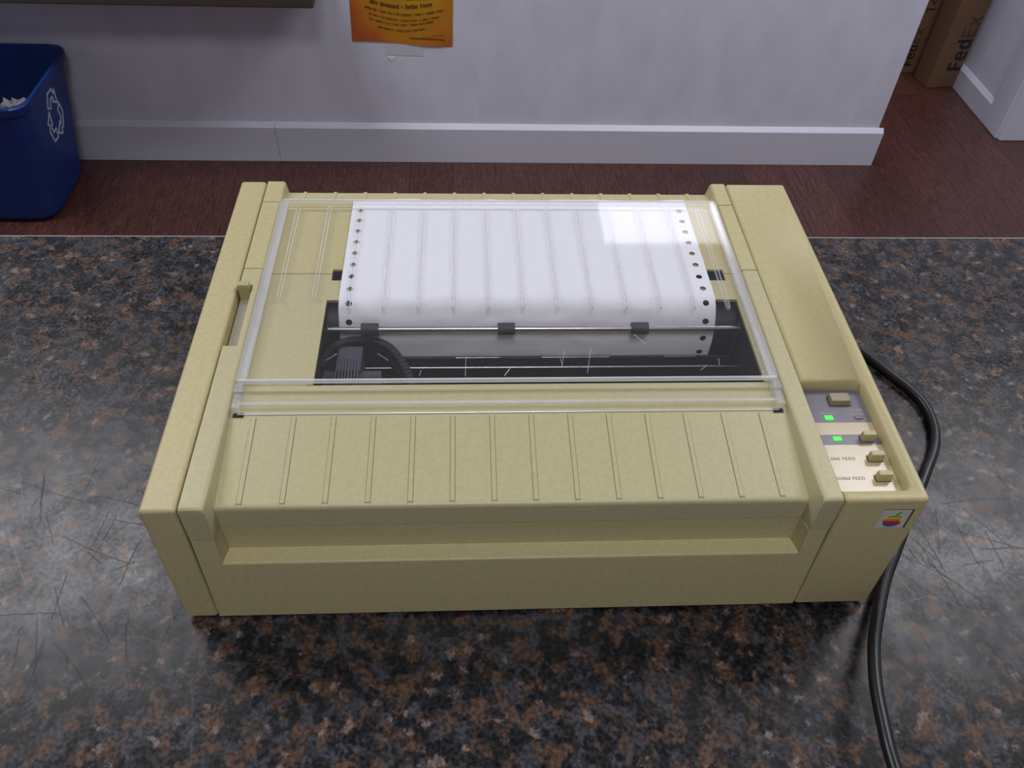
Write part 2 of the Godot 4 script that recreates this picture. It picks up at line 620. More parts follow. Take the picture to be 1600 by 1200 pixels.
func build_room() -> void:
	# floor: boards laid along z on a slab
	var fl := put("floor", Shape.new().add(box(Vector3(-3.3, FLOOR_Y - 0.2, -3.4), Vector3(3.3, FLOOR_Y - 0.008, 3.2))).mesh(), M.floor_base)
	structure(fl, "dark reddish wood plank floor between counter and partition", "floor")
	var rng := RandomNumberGenerator.new()
	rng.seed = 9
	var pw := 0.125
	var lens := [1.2, 1.5, 1.8]
	var boards := []
	for l in lens:
		var sh := Shape.new()
		sh.add(rbox(Vector3(-pw / 2 + 0.0002, -0.008, 0.0), Vector3(pw / 2 - 0.0002, 0.0, l - 0.0006), 0.0008, 1))
		boards.append(sh.mesh())
	var x := -3.2
	while x < 3.2:
		var z := -3.3 - rng.randf() * 1.1
		while z < -0.7:
			var k := rng.randi() % 3
			put("plank", boards[k], M.woods[rng.randi() % 4], fl, Vector3(x + pw / 2, FLOOR_Y, z))
			z += lens[k]
		x += pw
	var ce := put("ceiling", Shape.new().add(box(Vector3(-3.3, CEIL_Y, -3.4), Vector3(3.3, CEIL_Y + 0.15, 3.2))).mesh(), M.ceiling)
	structure(ce, "white ceiling above the shop", "ceiling")
	# partition wall facing the camera
	wall_piece("wall_back", Vector3(-3.2, FLOOR_Y - 0.005, -1.93), Vector3(1.199, 0.75, -1.803), "scuffed white partition wall behind the counter", M.wall)
	# its baseboard, two lengths with a joint, a sloping lip on top
	var prof := rpoly([[-1.803, -0.9], [-1.7885, -0.9], [-1.7885, -0.792, 0.003], [-1.8, -0.781, 0.002], [-1.803, -0.781]])
	var bb := thing("baseboard_back", "white baseboard along the foot of the partition wall", "baseboard")
	bb.set_meta("kind", "structure")
	put("board", Shape.new().add(ext(prof, 0, -3.2, -0.5855)).mesh(), M.trim, bb)
	put("board", Shape.new().add(ext(prof, 0, -0.5842, 1.2135)).mesh(), M.trim, bb)
	var ret := rpoly([[1.199, -0.9], [1.2135, -0.9], [1.2135, -0.792, 0.003], [1.202, -0.781, 0.002], [1.199, -0.781]])
	put("return_board", Shape.new().add(ext(ret, 2, -1.94, -1.8)).mesh(), M.trim, bb)
	# right-hand wall with its corner, baseboard and casing
	wall_piece("wall_right", Vector3(1.70, FLOOR_Y - 0.005, -3.3), Vector3(3.2, CEIL_Y, -1.955), "white side wall right of the shipping boxes", M.wall)
	var rb := thing("baseboard_right", "white baseboard along the side wall by the shipping boxes", "baseboard")
	rb.set_meta("kind", "structure")
	var pr := rpoly([[1.70, -0.9], [1.686, -0.9], [1.686, -0.834, 0.003], [1.697, -0.822, 0.002], [1.70, -0.822]])
	put("board", Shape.new().add(ext(pr, 2, -3.2, -2.045)).mesh(), M.trim, rb)
	var cs := put("trim_1", Shape.new().add(rbox(Vector3(1.682, -0.9, -2.046), Vector3(1.703, 1.25, -1.952), 0.004)).add(rbox(Vector3(1.69, -0.9, -1.957), Vector3(1.79, 1.25, -1.937), 0.004)).mesh(), M.trim)
	structure(cs, "white casing strip on the corner of the right wall", "trim")
	# walls out of view
	wall_piece("wall_rear", Vector3(-3.3, FLOOR_Y - 0.005, -3.4), Vector3(3.2, CEIL_Y, -3.2), "white rear wall of the shop", M.wall)
	wall_piece("wall_left", Vector3(-3.4, FLOOR_Y - 0.005, -3.2), Vector3(-3.2, CEIL_Y, 3.1), "white left wall of the shop", M.wall)
	wall_piece("wall_side", Vector3(3.0, FLOOR_Y - 0.005, -1.955), Vector3(3.2, CEIL_Y, 3.1), "white right wall of the shop", M.wall)
	wall_piece("wall_front", Vector3(-3.3, FLOOR_Y - 0.005, 3.0), Vector3(3.2, CEIL_Y, 3.2), "white wall behind the photographer", M.wall)
	# shelf on the partition, its underside shows along the top edge of the picture
	var sf := thing("wall_shelf", "dark brown shelf on the partition wall above the blue bin", "shelf")
	put("board", Shape.new().add(rbox(Vector3(-2.6, -0.372, -1.802), Vector3(-0.394, -0.342, -1.60), 0.004)).mesh(), M.shelf, sf)
	for bx in [-2.2, -1.3, -0.5]:
		put("bracket", Shape.new().add(ext(PackedVector2Array([Vector2(-1.802, -0.372), Vector2(-1.65, -0.372), Vector2(-1.67, -0.380), Vector2(-1.79, -0.40), Vector2(-1.802, -0.40)]), 0, bx - 0.006, bx + 0.006)).mesh(), M.shelf, sf)


func build_counter() -> void:
	var t := thing("service_counter", "long counter with dark granite-print laminate top under the printer", "counter", Vector3(0, 0, 0))
	var back := -0.2262
	# top with its own uv so that the print lies flat
	var st := SurfaceTool.new()
	st.begin(Mesh.PRIMITIVE_TRIANGLES)
	var a := Vector3(-2.2, 0, back + 0.0012)
	var b := Vector3(2.2, 0, 0.42)
	for p in [Vector3(a.x, 0, a.z), Vector3(b.x, 0, a.z), Vector3(b.x, 0, b.z), Vector3(a.x, 0, a.z), Vector3(b.x, 0, b.z), Vector3(a.x, 0, b.z)]:
		st.set_normal(Vector3.UP)
		st.set_uv(Vector2((p.x + 0.62) / 1.24, (p.z + 0.24) / 0.62))
		st.add_vertex(p)
	for side in [[Vector3(a.x, 0, b.z), Vector3(b.x, 0, b.z), Vector3(0, 0, 1)], [Vector3(b.x, 0, a.z), Vector3(a.x, 0, a.z), Vector3(0, 0, -1)], [Vector3(b.x, 0, b.z), Vector3(b.x, 0, a.z), Vector3(1, 0, 0)], [Vector3(a.x, 0, a.z), Vector3(a.x, 0, b.z), Vector3(-1, 0, 0)]]:
		var p: Vector3 = side[0]
		var q: Vector3 = side[1]
		var d := Vector3(0, -0.035, 0)
		for v in [[p, 0.0], [q, 0.0], [q + d, 0.05], [p, 0.0], [q + d, 0.05], [p + d, 0.05]]:
			st.set_normal(side[2])
			st.set_uv(Vector2((v[0].x + v[0].z) / 1.24, v[1]))
			st.add_vertex(v[0])
	put("countertop", st.commit(), M.counter, t)
	put("edge_strip", Shape.new().add(box(Vector3(-2.2, -0.035, back), Vector3(2.2, -0.0001, back + 0.0012))).mesh(), M.counter_edge, t)
	put("base_cabinet", Shape.new().add(box(Vector3(-2.18, FLOOR_Y, back + 0.03), Vector3(2.18, -0.035, 0.38))).mesh(), M.cabinet, t)


# ---------------------------------------------------------------- printer (millimetres)
# one length of a side rail: flat top, inner wall drawn in towards the deck, rounded nose at the front
func rail(xo: float, xin: float, draft: float, z0: float, z1: float, nose: bool) -> PackedVector3Array:
	var section := func(z: float, d: float, drop: float) -> PackedVector3Array:
		var ring := PackedVector3Array()
		for p in rpoly([[xo, 80.2], [xo, TOP, 0.9], [xin, TOP, 2.4], [xin + d, 97.0], [xin + d, 80.2]]):
			ring.append(Vector3(p.x, p.y - (drop if p.y > TOP - 4.0 else 0.0), z))
		return ring
	var rings := [section.call(z0, draft, 0.0)]
	if nose:
		rings.append_array([section.call(z1 - 8.6, draft, 0.0), section.call(z1 - 2.2, 0.0, 0.0), section.call(z1 - 1.2, 0.0, 0.3), section.call(z1 - 0.4, 0.0, 1.0), section.call(z1, 0.0, 2.2)])
	else:
		rings.append(section.call(z1, draft, 0.0))
	return loft(rings)


func build_printer() -> void:
	var t := thing("dot_matrix_printer", "beige dot matrix printer with clear dust cover on the counter", "printer")
	var front_lean := func(p: Vector3) -> Vector3:
		return p + Vector3(0, 0, 4.2 * (1.0 - p.y / TOP)) if p.z > 100.0 else p
	# side panels
	put("side_panel", Shape.new(MM).add(rbox(Vector3(-210, 3, -150), Vector3(-191.1, TOP, 150.6), 2.2, 3, front_lean)).mesh(), M.panel, t)
	build_right_panel(t, front_lean)
	# lower case: tub profile run from seam to seam, with full-height ends
	var c := Shape.new(MM)
	c.add(ext(rpoly([[-149, 3], [154.6, 3, 1.0], [151.2, 57.6, 1.5], [141.4, 58.6], [141.4, 79.6], [66, 79.6], [66, 30], [-60, 30], [-60, 79.6], [-149, 79.6]]), 0, -177.5, 151.2))
	for e in [[-190.2, -177.5], [151.2, 162.4]]:
		c.add(ext(rpoly([[-149, 3], [154.6, 3, 1.0], [149.8, 79.6], [-149, 79.6]]), 0, e[0], e[1]))
	c.add(ext(PackedVector2Array([Vector2(-177.6, 141.0), Vector2(-175.4, 141.0), Vector2(-175.4, 142.0), Vector2(-177.6, 150.0)]), 1, 57.0, 79.6))
	c.add(ext(PackedVector2Array([Vector2(151.3, 141.0), Vector2(148.6, 141.0), Vector2(148.6, 142.0), Vector2(151.3, 150.0)]), 1, 57.0, 79.6))
	put("lower_case", c.mesh(30), M.beige, t)
	var xl := -190.2
	var xi := -177.0
	var xj := 151.3
	var xr := 162.4
	# rear cover
	c = Shape.new(MM)
	c.add(rail(xl, xi, 1.6, -149.5, -123.3, false))
	c.add(rail(xr, xj, -2.9, -149.5, -121.6, false))
	c.add(ext(rpoly([[-148.5, 80], [-148.5, 99.8, 2.0], [-127, 104.0, 3.0], [-123.3, 104.0], [-123.3, 80]]), 0, -181, 156))
	var rear := put("rear_cover", c.mesh(30), M.beige, t)
	# middle cover plate
	c = Shape.new(MM)
	c.add(rail(xl, xi, 1.6, -122.6, -45.9, false))
	c.add(rail(xr, xj, -2.9, -120.8, -44.3, false))
	var slot := func(x: float, z: float) -> bool:
		return z > -50.2 and z < -38.5 and (x > -131.5 and x < -118.0 or x > 118.0 and x < 140.0)
	c.add(grid_plate([-181, -131.5, -118, 118, 140, 156], [-122.6, -50.2, -46.0], 102.4, 104, slot))
	put("middle_cover", c.mesh(30), M.beige, t)
	# front cover: rails, deck with the opening, ribbed apron
	c = Shape.new(MM)
	c.add(rail(xl, xi, 1.6, -45.1, -28.5, false))
	c.add(rail(-181.6, xi, 1.6, -28.5, 29.2, false))
	c.add(rail(xl, xi, 1.6, 29.2, 150.0, true))
	c.add(rail(xr, xj, -2.9, -43.5, 150.0, true))
	var gone := func(x: float, z: float) -> bool:
		return slot.call(x, z) or z > -18.0 and x > -132.3 and x < 142.8
	c.add(grid_plate([-181, -132.3, -131.5, -118, 118, 140, 142.8, 156], [-45.2, -38.5, -18, 58.5], 102.4, 104, gone))
	c.add(ext(rpoly([[58.5, 80], [58.5, 104], [80.5, 104], [85, 103.2], [141.6, 97.2, 3.2], [141.6, 80.2]]), 0, -181, 156))
	var fc := put("front_cover", c.mesh(30), M.deck, t)
	# lip round the opening
	var ring := func(x: float, z: float) -> bool:
		return x > -132.3 and x < 142.8 and z > -18.0
	put("opening_lip", Shape.new(MM).add(grid_plate([-135.8, -132.3, 142.8, 146.0], [-21.5, -18, 58.5], 103.5, 104.4, ring)).mesh(), M.deck, fc)
	# raised ribs, front and rear
	var slope := func(z: float) -> float:
		return 103.2 - (z - 85.0) * 6.0 / 56.6
	for k in 14:
		var x := -163.0 + k * 22.85
		var r := Shape.new(MM)
		r.add(ext(rpoly([[82.5, 102], [82.5, 104.0, 0.4], [85, 103.9], [139.0, slope.call(139.0) + 0.6, 0.6], [139.4, slope.call(139.4) - 1.0]]), 0, x - 1.2, x + 1.2))
		put("deck_rib", r.mesh(), M.deck, fc)
		var g := Shape.new(MM)     # dirt caught along the rib
		for s in [-1.0, 1.0]:
			g.add(ext(PackedVector2Array([Vector2(83, 102), Vector2(83, 103.64), Vector2(85, 103.26), Vector2(139.6, slope.call(139.6) + 0.06), Vector2(139.6, 96)]), 0, x + s * 1.35 - 0.17, x + s * 1.35 + 0.17))
		put("grime_line", g.mesh(), M.grime, fc)
		var rr := Shape.new(MM)
		rr.add(ext(rpoly([[-148.9, 98], [-148.9, 100.2, 0.6], [-134.6, 103.2, 0.4], [-134.2, 101.5]]), 0, x - 1.2, x + 1.2))
		put("deck_rib", rr.mesh(), M.beige, rear)
	# paper release lever in its slot
	put("slot_floor", Shape.new(MM).add(box(Vector3(xl, 90, -29), Vector3(-181, 100, 30))).mesh(), mat(rgb8(176, 170, 150), 0.5), fc)
	put("release_lever", Shape.new(MM).add(rbox(Vector3(-190.3, 98, -28.2), Vector3(-182.6, 112.6, -23.4), 0.7)).mesh(), M.key, t)
	for fx in [-180.0, 180.0]:
		for fz in [-130.0, 130.0]:
			put("rubber_foot", Shape.new(MM).add(rod(Vector3(fx, 0, fz), Vector3(fx, 4, fz), 9)).mesh(), M.rubber, t)
	build_mechanism(t)
	build_lid(t)
	build_badge(t)


func build_right_panel(t: Node3D, lean: Callable) -> void:
	var root := CSGCombiner3D.new()
	root.name = "control_side_panel"
	t.add_child(root, true)
	var body := CSGMesh3D.new()
	body.name = "body"
	body.mesh = Shape.new(MM).add(rbox(Vector3(163.2, 3, -150), Vector3(210, TOP, 150.6), 2.2, 3, lean)).mesh()
	body.material = M.panel
	root.add_child(body)
	var rings := []
	for e in [[99.9, 0.0], [106.4, 0.3], [109.5, 2.6]]:
		var ring := PackedVector3Array()
		for p in rpoly([[155, 62.0 - e[1]], [201.6 + e[1], 62.0 - e[1], 4.0], [201.6 + e[1], 142.6 + e[1], 4.0], [155, 142.6 + e[1]]], 5):
			ring.append(Vector3(p.x, e[0], p.y))
		rings.append(ring)
	var cut := CSGMesh3D.new()
	cut.name = "recess"
	cut.operation = CSGShape3D.OPERATION_SUBTRACTION
	cut.mesh = Shape.new(MM).add(loft(rings)).mesh(20)
	cut.material = M.panel
	root.add_child(cut)
	# printed label on the floor of the recess, keys, lamps, lettering
	var y := 99.9
	var pan := put("control_panel", Shape.new(MM).add(box(Vector3(163.3, y, 62.2), Vector3(201.4, y + 0.3, 142.4))).mesh(), M.label_beige, t)
	put("grey_band", Shape.new(MM).add(box(Vector3(163.3, y, 62.2), Vector3(201.4, y + 0.34, 88.4))).mesh(), M.label_grey, pan)
	put("grey_band", Shape.new(MM).add(box(Vector3(163.3, y, 97.8), Vector3(201.4, y + 0.34, 105.4))).mesh(), M.label_grey, pan)
	var key_shape := func(x0: float, x1: float, z0: float, z1: float, h: float) -> ArrayMesh:
		var taper := func(p: Vector3) -> Vector3:
			var w := clampf((p.y - y) / h, 0.0, 1.0)
			return Vector3(lerpf(p.x, (x0 + x1) / 2, 0.05 * w), p.y, lerpf(p.z, z0 + 1.5, 0.16 * w))
		return Shape.new(MM).add(rbox(Vector3(x0, y - 1, z0), Vector3(x1, y + h, z1), 0.5, 2, taper)).mesh()
	for e in [[180.2, 192.6, 67.3, 75.3], [190.0, 198.2, 99.0, 103.2], [189.6, 197.8, 113.8, 118.1], [189.2, 197.5, 127.8, 132.1]]:
		put("key_well", Shape.new(MM).add(box(Vector3(e[0] - 0.5, y, e[2] - 0.3), Vector3(e[1] + 0.25, y + 0.38, e[3] + 0.3))).mesh(), M.pit, pan)
	put("power_key", key_shape.call(180.2, 192.6, 67.3, 75.3, 3.9), M.key_brown, pan).set_meta("label", "wide brown key at the rear of the panel")
	put("push_key", key_shape.call(190.0, 198.2, 99.0, 103.2, 5.9), M.key, pan)
	put("push_key", key_shape.call(189.6, 197.8, 113.8, 118.1, 5.9), M.key, pan)
	put("push_key", key_shape.call(189.2, 197.5, 127.8, 132.1, 5.9), M.key, pan)
	for e in [[173.8, 178.7, 83.2, 86.6, M.led_on], [192.0, 196.9, 83.8, 86.1, M.led_off], [173.8, 178.8, 99.5, 102.6, M.led_on]]:
		var d := put("indicator_lamp", Shape.new(MM).add(rbox(Vector3(e[0], y, e[2]), Vector3(e[1], y + 0.9, e[3]), 0.3)).mesh(), e[4], pan)
		d.set_meta("label", "small dull red lamp" if e[4] == M.led_off else "glowing green lamp")
	var flat := Basis(Vector3.RIGHT, -PI / 2)
	for e in [["POWER", 176.8, 81.4, 10.2, 0.0018, M.ink_pale], ["PAPER", 193.9, 78.9, 9.2, 0.0018, M.ink_pale], ["ERROR", 194.2, 82.0, 9.2, 0.0018, M.ink_pale], ["SELECT", 184.6, 101.2, 8.0, 0.0017, M.ink_pale], ["LINE FEED", 174.2, 115.6, 15.6, 0.002, M.ink], ["FORM FEED", 174.6, 129.6, 17.0, 0.002, M.ink]]:
		lettering("lettering", e[0], e[4], e[5], pan, Transform3D(flat, Vector3(e[1], y + 0.36, e[2]) * MM), e[3] * MM, false, false)


func build_mechanism(t: Node3D) -> void:
	var tub := Shape.new(MM)
	tub.add(box(Vector3(-146, 30.1, -60), Vector3(156, 34, 66)))
	tub.add(box(Vector3(-146, 34, -60), Vector3(-134.5, 101.9, 66)))
	tub.add(box(Vector3(145, 34, -60), Vector3(156, 101.9, 66)))
	tub.add(box(Vector3(-134.5, 34, 60.5), Vector3(145, 101.9, 66)))
	tub.add(box(Vector3(-134.5, 34, -60), Vector3(145, 101.9, -56)))
	put("carriage_well", tub.mesh(), M.pit, t)
	put("platen", Shape.new(MM).add(rod(Vector3(-134, 79.5, -23.5), Vector3(144.5, 79.5, -23.5), 17.0, 40)).mesh(), M.rubber, t)
	# bail with three rollers
	var bail := put("paper_bail", Shape.new(MM).add(rod(Vector3(-133, 94.0, -0.8), Vector3(144, 94.0, -0.8), 1.75, 16)).mesh(), M.steel, t)
	for x in [-103.7, -14.0, 75.3]:
		put("bail_roller", Shape.new(MM).add(tube(PackedVector3Array([Vector3(x - 5.6, 94, -0.8), Vector3(x - 5.2, 94, -0.8), Vector3(x + 5.2, 94, -0.8), Vector3(x + 5.6, 94, -0.8)]), 4.1, 24)).mesh(), M.rubber, bail)
	for x in [-131.5, 143.0]:
		put("bail_arm", Shape.new(MM).add(rbox(Vector3(x - 1, 72, -4), Vector3(x + 1, 97, 3), 0.8)).mesh(), M.black, bail)
	# carriage shaft, guide bar, front rail
	put("carriage_shaft", Shape.new(MM).add(rod(Vector3(-134, 72, 13.5), Vector3(144.5, 72, 13.5), 0.75, 12)).mesh(), M.steel, t)
	put("guide_bar", Shape.new(MM).add(rbox(Vector3(-134, 60, -1.6), Vector3(144.5, 68, 0.4), 0.5)).mesh(), M.black, t)
	for e in [[-48.0, -18.0], [11.0, 58.0], [96.0, 118.0]]:
		put("paper_guide", Shape.new(MM).add(rbox(Vector3(e[0], 66, 0.2), Vector3(e[1], 69.2, 1.4), 0.3)).mesh(), M.steel, t)
	put("front_rail", Shape.new(MM).add(rbox(Vector3(-134, 60, 40), Vector3(144.5, 74, 60), 1.0)).mesh(), M.black, t)
	# print head with stepped heat sink of fins, and the ribbon looped round its nose
	var head := put("print_head", Shape.new(MM).add(rbox(Vector3(-124, 62, 8), Vector3(-108, 87.5, 30), 1.0)).add(rbox(Vector3(-132, 62, 27), Vector3(-95, 84, 56), 1.0)).mesh(), M.head, t)
	for k in 19:
		var x := -131.4 + k * 1.95
		var z0 := 20.0 if x > -124.0 and x < -109.0 else 32.0
		put("fin", Shape.new(MM).add(box(Vector3(x, 82, z0), Vector3(x + 0.9, 88.4 if z0 < 30 else 86.0, 56))).mesh(), M.head, head)
	var rp := smooth_path([Vector3(-133, 84, 26), Vector3(-129, 84, 13), Vector3(-121, 84, 5.5), Vector3(-111, 84, 3.6), Vector3(-101, 84, 4.5), Vector3(-90, 84, 11), Vector3(-80, 84, 26), Vector3(-73, 84, 44), Vector3(-68, 84, 57)], 6)
	var rb := Shape.new(MM)
	for i in rp.size() - 1:
		var d := (rp[i + 1] - rp[i]).normalized()
		var n := Vector3(-d.z, 0, d.x) * 2.2
		var lo := Vector3(0, -12, 0)
		var hi := Vector3(0, 6.0 - 5.0 * clampf((rp[i].z - 8.0) / 30.0, 0.0, 1.0), 0)
		rb.add(loft([PackedVector3Array([rp[i] + lo - n, rp[i] + lo + n, rp[i] + hi + n, rp[i] + hi - n]), PackedVector3Array([rp[i + 1] + lo - n, rp[i + 1] + lo + n, rp[i + 1] + hi + n, rp[i + 1] + hi - n])]))
	put("ink_ribbon", rb.mesh(20), M.ribbon, t)
	for e in [[Vector3(-131, 88, 22), Vector3(-124, 89, 17)], [Vector3(-98, 89, 17), Vector3(-90.5, 88, 22.5)]]:
		put("ribbon_clip", Shape.new(MM).add(rod(e[0], e[1], 0.55, 8)).mesh(), M.steel, head)


func build_lid(t: Node3D) -> void:
	var x0 := -174.6
	var x1 := 147.6
	var lid := put("dust_cover", Shape.new(MM).add(rbox(Vector3(x0, 108.6, -122), Vector3(x1, 111.4, 60.5), 0.8)).add(ext(rpoly([[60.0, 108.8], [60.0, 111.3], [62, 111.2, 1.0], [77.6, 107.0, 1.2], [81.0, 104.2], [79.6, 103.7], [75.6, 105.4], [61, 109]]), 0, x0, x1)).mesh(), M.lid, t)
	lid.set_meta("label", "clear acrylic dust cover over paper and print head")
	# side walls and worn bright edges
	for e in [[x0, x0 + 3.0], [x1 - 3.0, x1]]:
		put("cover_side", Shape.new(MM).add(rbox(Vector3(e[0], 104.3, -121), Vector3(e[1], 108.7, 61), 0.5)).add(rbox(Vector3(e[0] - 1.5, 108.7, -121.5), Vector3(e[0] + 4.5, 111.5, 61), 0.8)).mesh(), M.edge, lid)
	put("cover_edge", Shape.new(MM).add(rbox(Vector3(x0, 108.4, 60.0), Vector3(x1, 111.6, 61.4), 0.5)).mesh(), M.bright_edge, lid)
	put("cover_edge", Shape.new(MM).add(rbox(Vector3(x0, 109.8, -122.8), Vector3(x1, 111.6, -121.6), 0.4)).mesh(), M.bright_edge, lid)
	put("cover_edge", Shape.new(MM).add(rbox(Vector3(x0 + 2, 106.3, 74.2), Vector3(x1 - 2, 107.5, 76.6), 0.4)).mesh(), M.edge, lid)
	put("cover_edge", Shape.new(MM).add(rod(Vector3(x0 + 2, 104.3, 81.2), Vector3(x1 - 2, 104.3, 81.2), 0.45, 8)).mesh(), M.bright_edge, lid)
	# hinge lugs with dark slots beneath
	for s in [[x0 - 1.4, 1.0], [x1 + 1.4, -1.0]]:
		var x: float = s[0]
		var d: float = s[1]
		var lug := put("hinge_lug", Shape.new(MM).add(rbox(Vector3(x, 104, 62), Vector3(x + d * 5.0, 111.2, 70), 1.0)).add(rbox(Vector3(x, 103.8, 69), Vector3(x + d * 5.0, 109.4, 81), 1.2)).mesh(), M.edge, lid)
		put("hinge_slot", Shape.new(MM).add(box(Vector3(x + d, 103.0, 80.2), Vector3(x + d * 7.0, 104.3, 83.0))).mesh(), M.pit, lug)
	# scratches on its front half
	for e in [[-40.9, 43.9, -41.3, 59.0], [20.0, 37.7, 17.3, 50.9], [36.5, 36.2, 32.3, 57.0], [-68.7, 58.2, -67.7, 53.4], [-18.0, 58.7, -14.3, 52.8], [115.2, 45.2, 114.4, 50.7], [102.0, 55.0, 106.9, 50.6], [16.5, 42.2, 17.7, 50.4], [72.0, 32.4, 65.3, 23.1]]:
		var a := Vector3(e[0], 111.42, e[1])
		var b := Vector3(e[2], 111.42, e[3])
		put("scratch", Shape.new(MM).add(rod(a, b, 0.16, 6)).mesh(), M.rib, lid)
	# moulded ribs under the plate: clear bars with bright edges and a hooked end
	for k in 14:
		var x := -163.0 + k * 22.85
		var z1 := -16.5
		var r := Shape.new(MM)
		for s in [-1.0, 1.0]:
			r.add(rbox(Vector3(x + s * 1.2 - 0.22, 106.4, -119.5), Vector3(x + s * 1.2 + 0.22, 108.6, z1), 0.15, 1))
		if k >= 2:
			for s in [-1.0, 1.0]:
				r.add(rbox(Vector3(x + s * 1.0 - 0.2, 105.6, z1), Vector3(x + s * 1.0 + 0.2, 108.6, z1 + 9), 0.15, 1))
			r.add(rbox(Vector3(x - 1.0, 105.8, z1 + 9.5), Vector3(x + 1.0, 108.6, z1 + 10.6), 0.3, 1))
		put("cover_rib", r.mesh(), M.rib, lid)


func build_badge(t: Node3D) -> void:
	# small square badge, tilted with the front face
	var b := Node3D.new()
	b.name = "badge"
	t.add_child(b, true)
	b.position = Vector3(194.8, 91.6, 151.35) * MM
	b.rotation.x = -0.0386
	put("plate", Shape.new(MM).add(rbox(Vector3(-8.2, -8.2, -1.0), Vector3(8.2, 8.2, 0.2), 0.3)).mesh(), M.silver, b)
	put("shadow_gap", Shape.new(MM).add(box(Vector3(8.2, -8.2, -1.0), Vector3(9.3, 8.4, 0.1))).add(box(Vector3(-8.2, 8.2, -1.0), Vector3(9.3, 8.6, 0.1))).mesh(), mat(rgb8(70, 66, 62), 0.5), b)
	# striped fruit emblem with a bite and a leaf
	var body := PackedVector2Array()
	for k in 48:
		var a := TAU * k / 48.0
		var r := 5.2 * (1.0 - 0.13 * maxf(0.0, cos(2.0 * (a - PI / 2.0))) * (1.0 if sin(a) > 0.0 else 0.45))
		body.append(Vector2(cos(a) * r * 1.02, sin(a) * r * 1.05 - 1.2))
	var bite := PackedVector2Array()
	for k in 20:
		var a := TAU * k / 20.0
		bite.append(Vector2(6.0 + cos(a) * 2.3, -0.4 + sin(a) * 2.3))
	var bitten: PackedVector2Array = Geometry2D.clip_polygons(body, bite)[0]
	var stripes := [[rgb8(90, 170, 70), 2.2, 9.0], [rgb8(235, 200, 60), 0.6, 2.2], [rgb8(230, 130, 50), -1.2, 0.6], [rgb8(205, 52, 44), -3.2, -1.2], [rgb8(130, 60, 130), -4.8, -3.2], [rgb8(50, 100, 190), -9.0, -4.8]]
	for s in stripes:
		var band := PackedVector2Array([Vector2(-9, s[1]), Vector2(9, s[1]), Vector2(9, s[2]), Vector2(-9, s[2])])
		for piece in Geometry2D.intersect_polygons(bitten, band):
			put("stripe", Shape.new(MM).add(ext(piece, 2, 0.1, 0.5)).mesh(), mat(s[0], 0.35), b)
	var leaf := PackedVector2Array([Vector2(0.0, 4.1), Vector2(0.4, 5.6), Vector2(1.6, 6.9), Vector2(2.9, 7.3), Vector2(2.6, 5.8), Vector2(1.5, 4.6)])
	put("leaf", Shape.new(MM).add(ext(leaf, 2, 0.1, 0.5)).mesh(), mat(rgb8(90, 170, 70), 0.35), b)


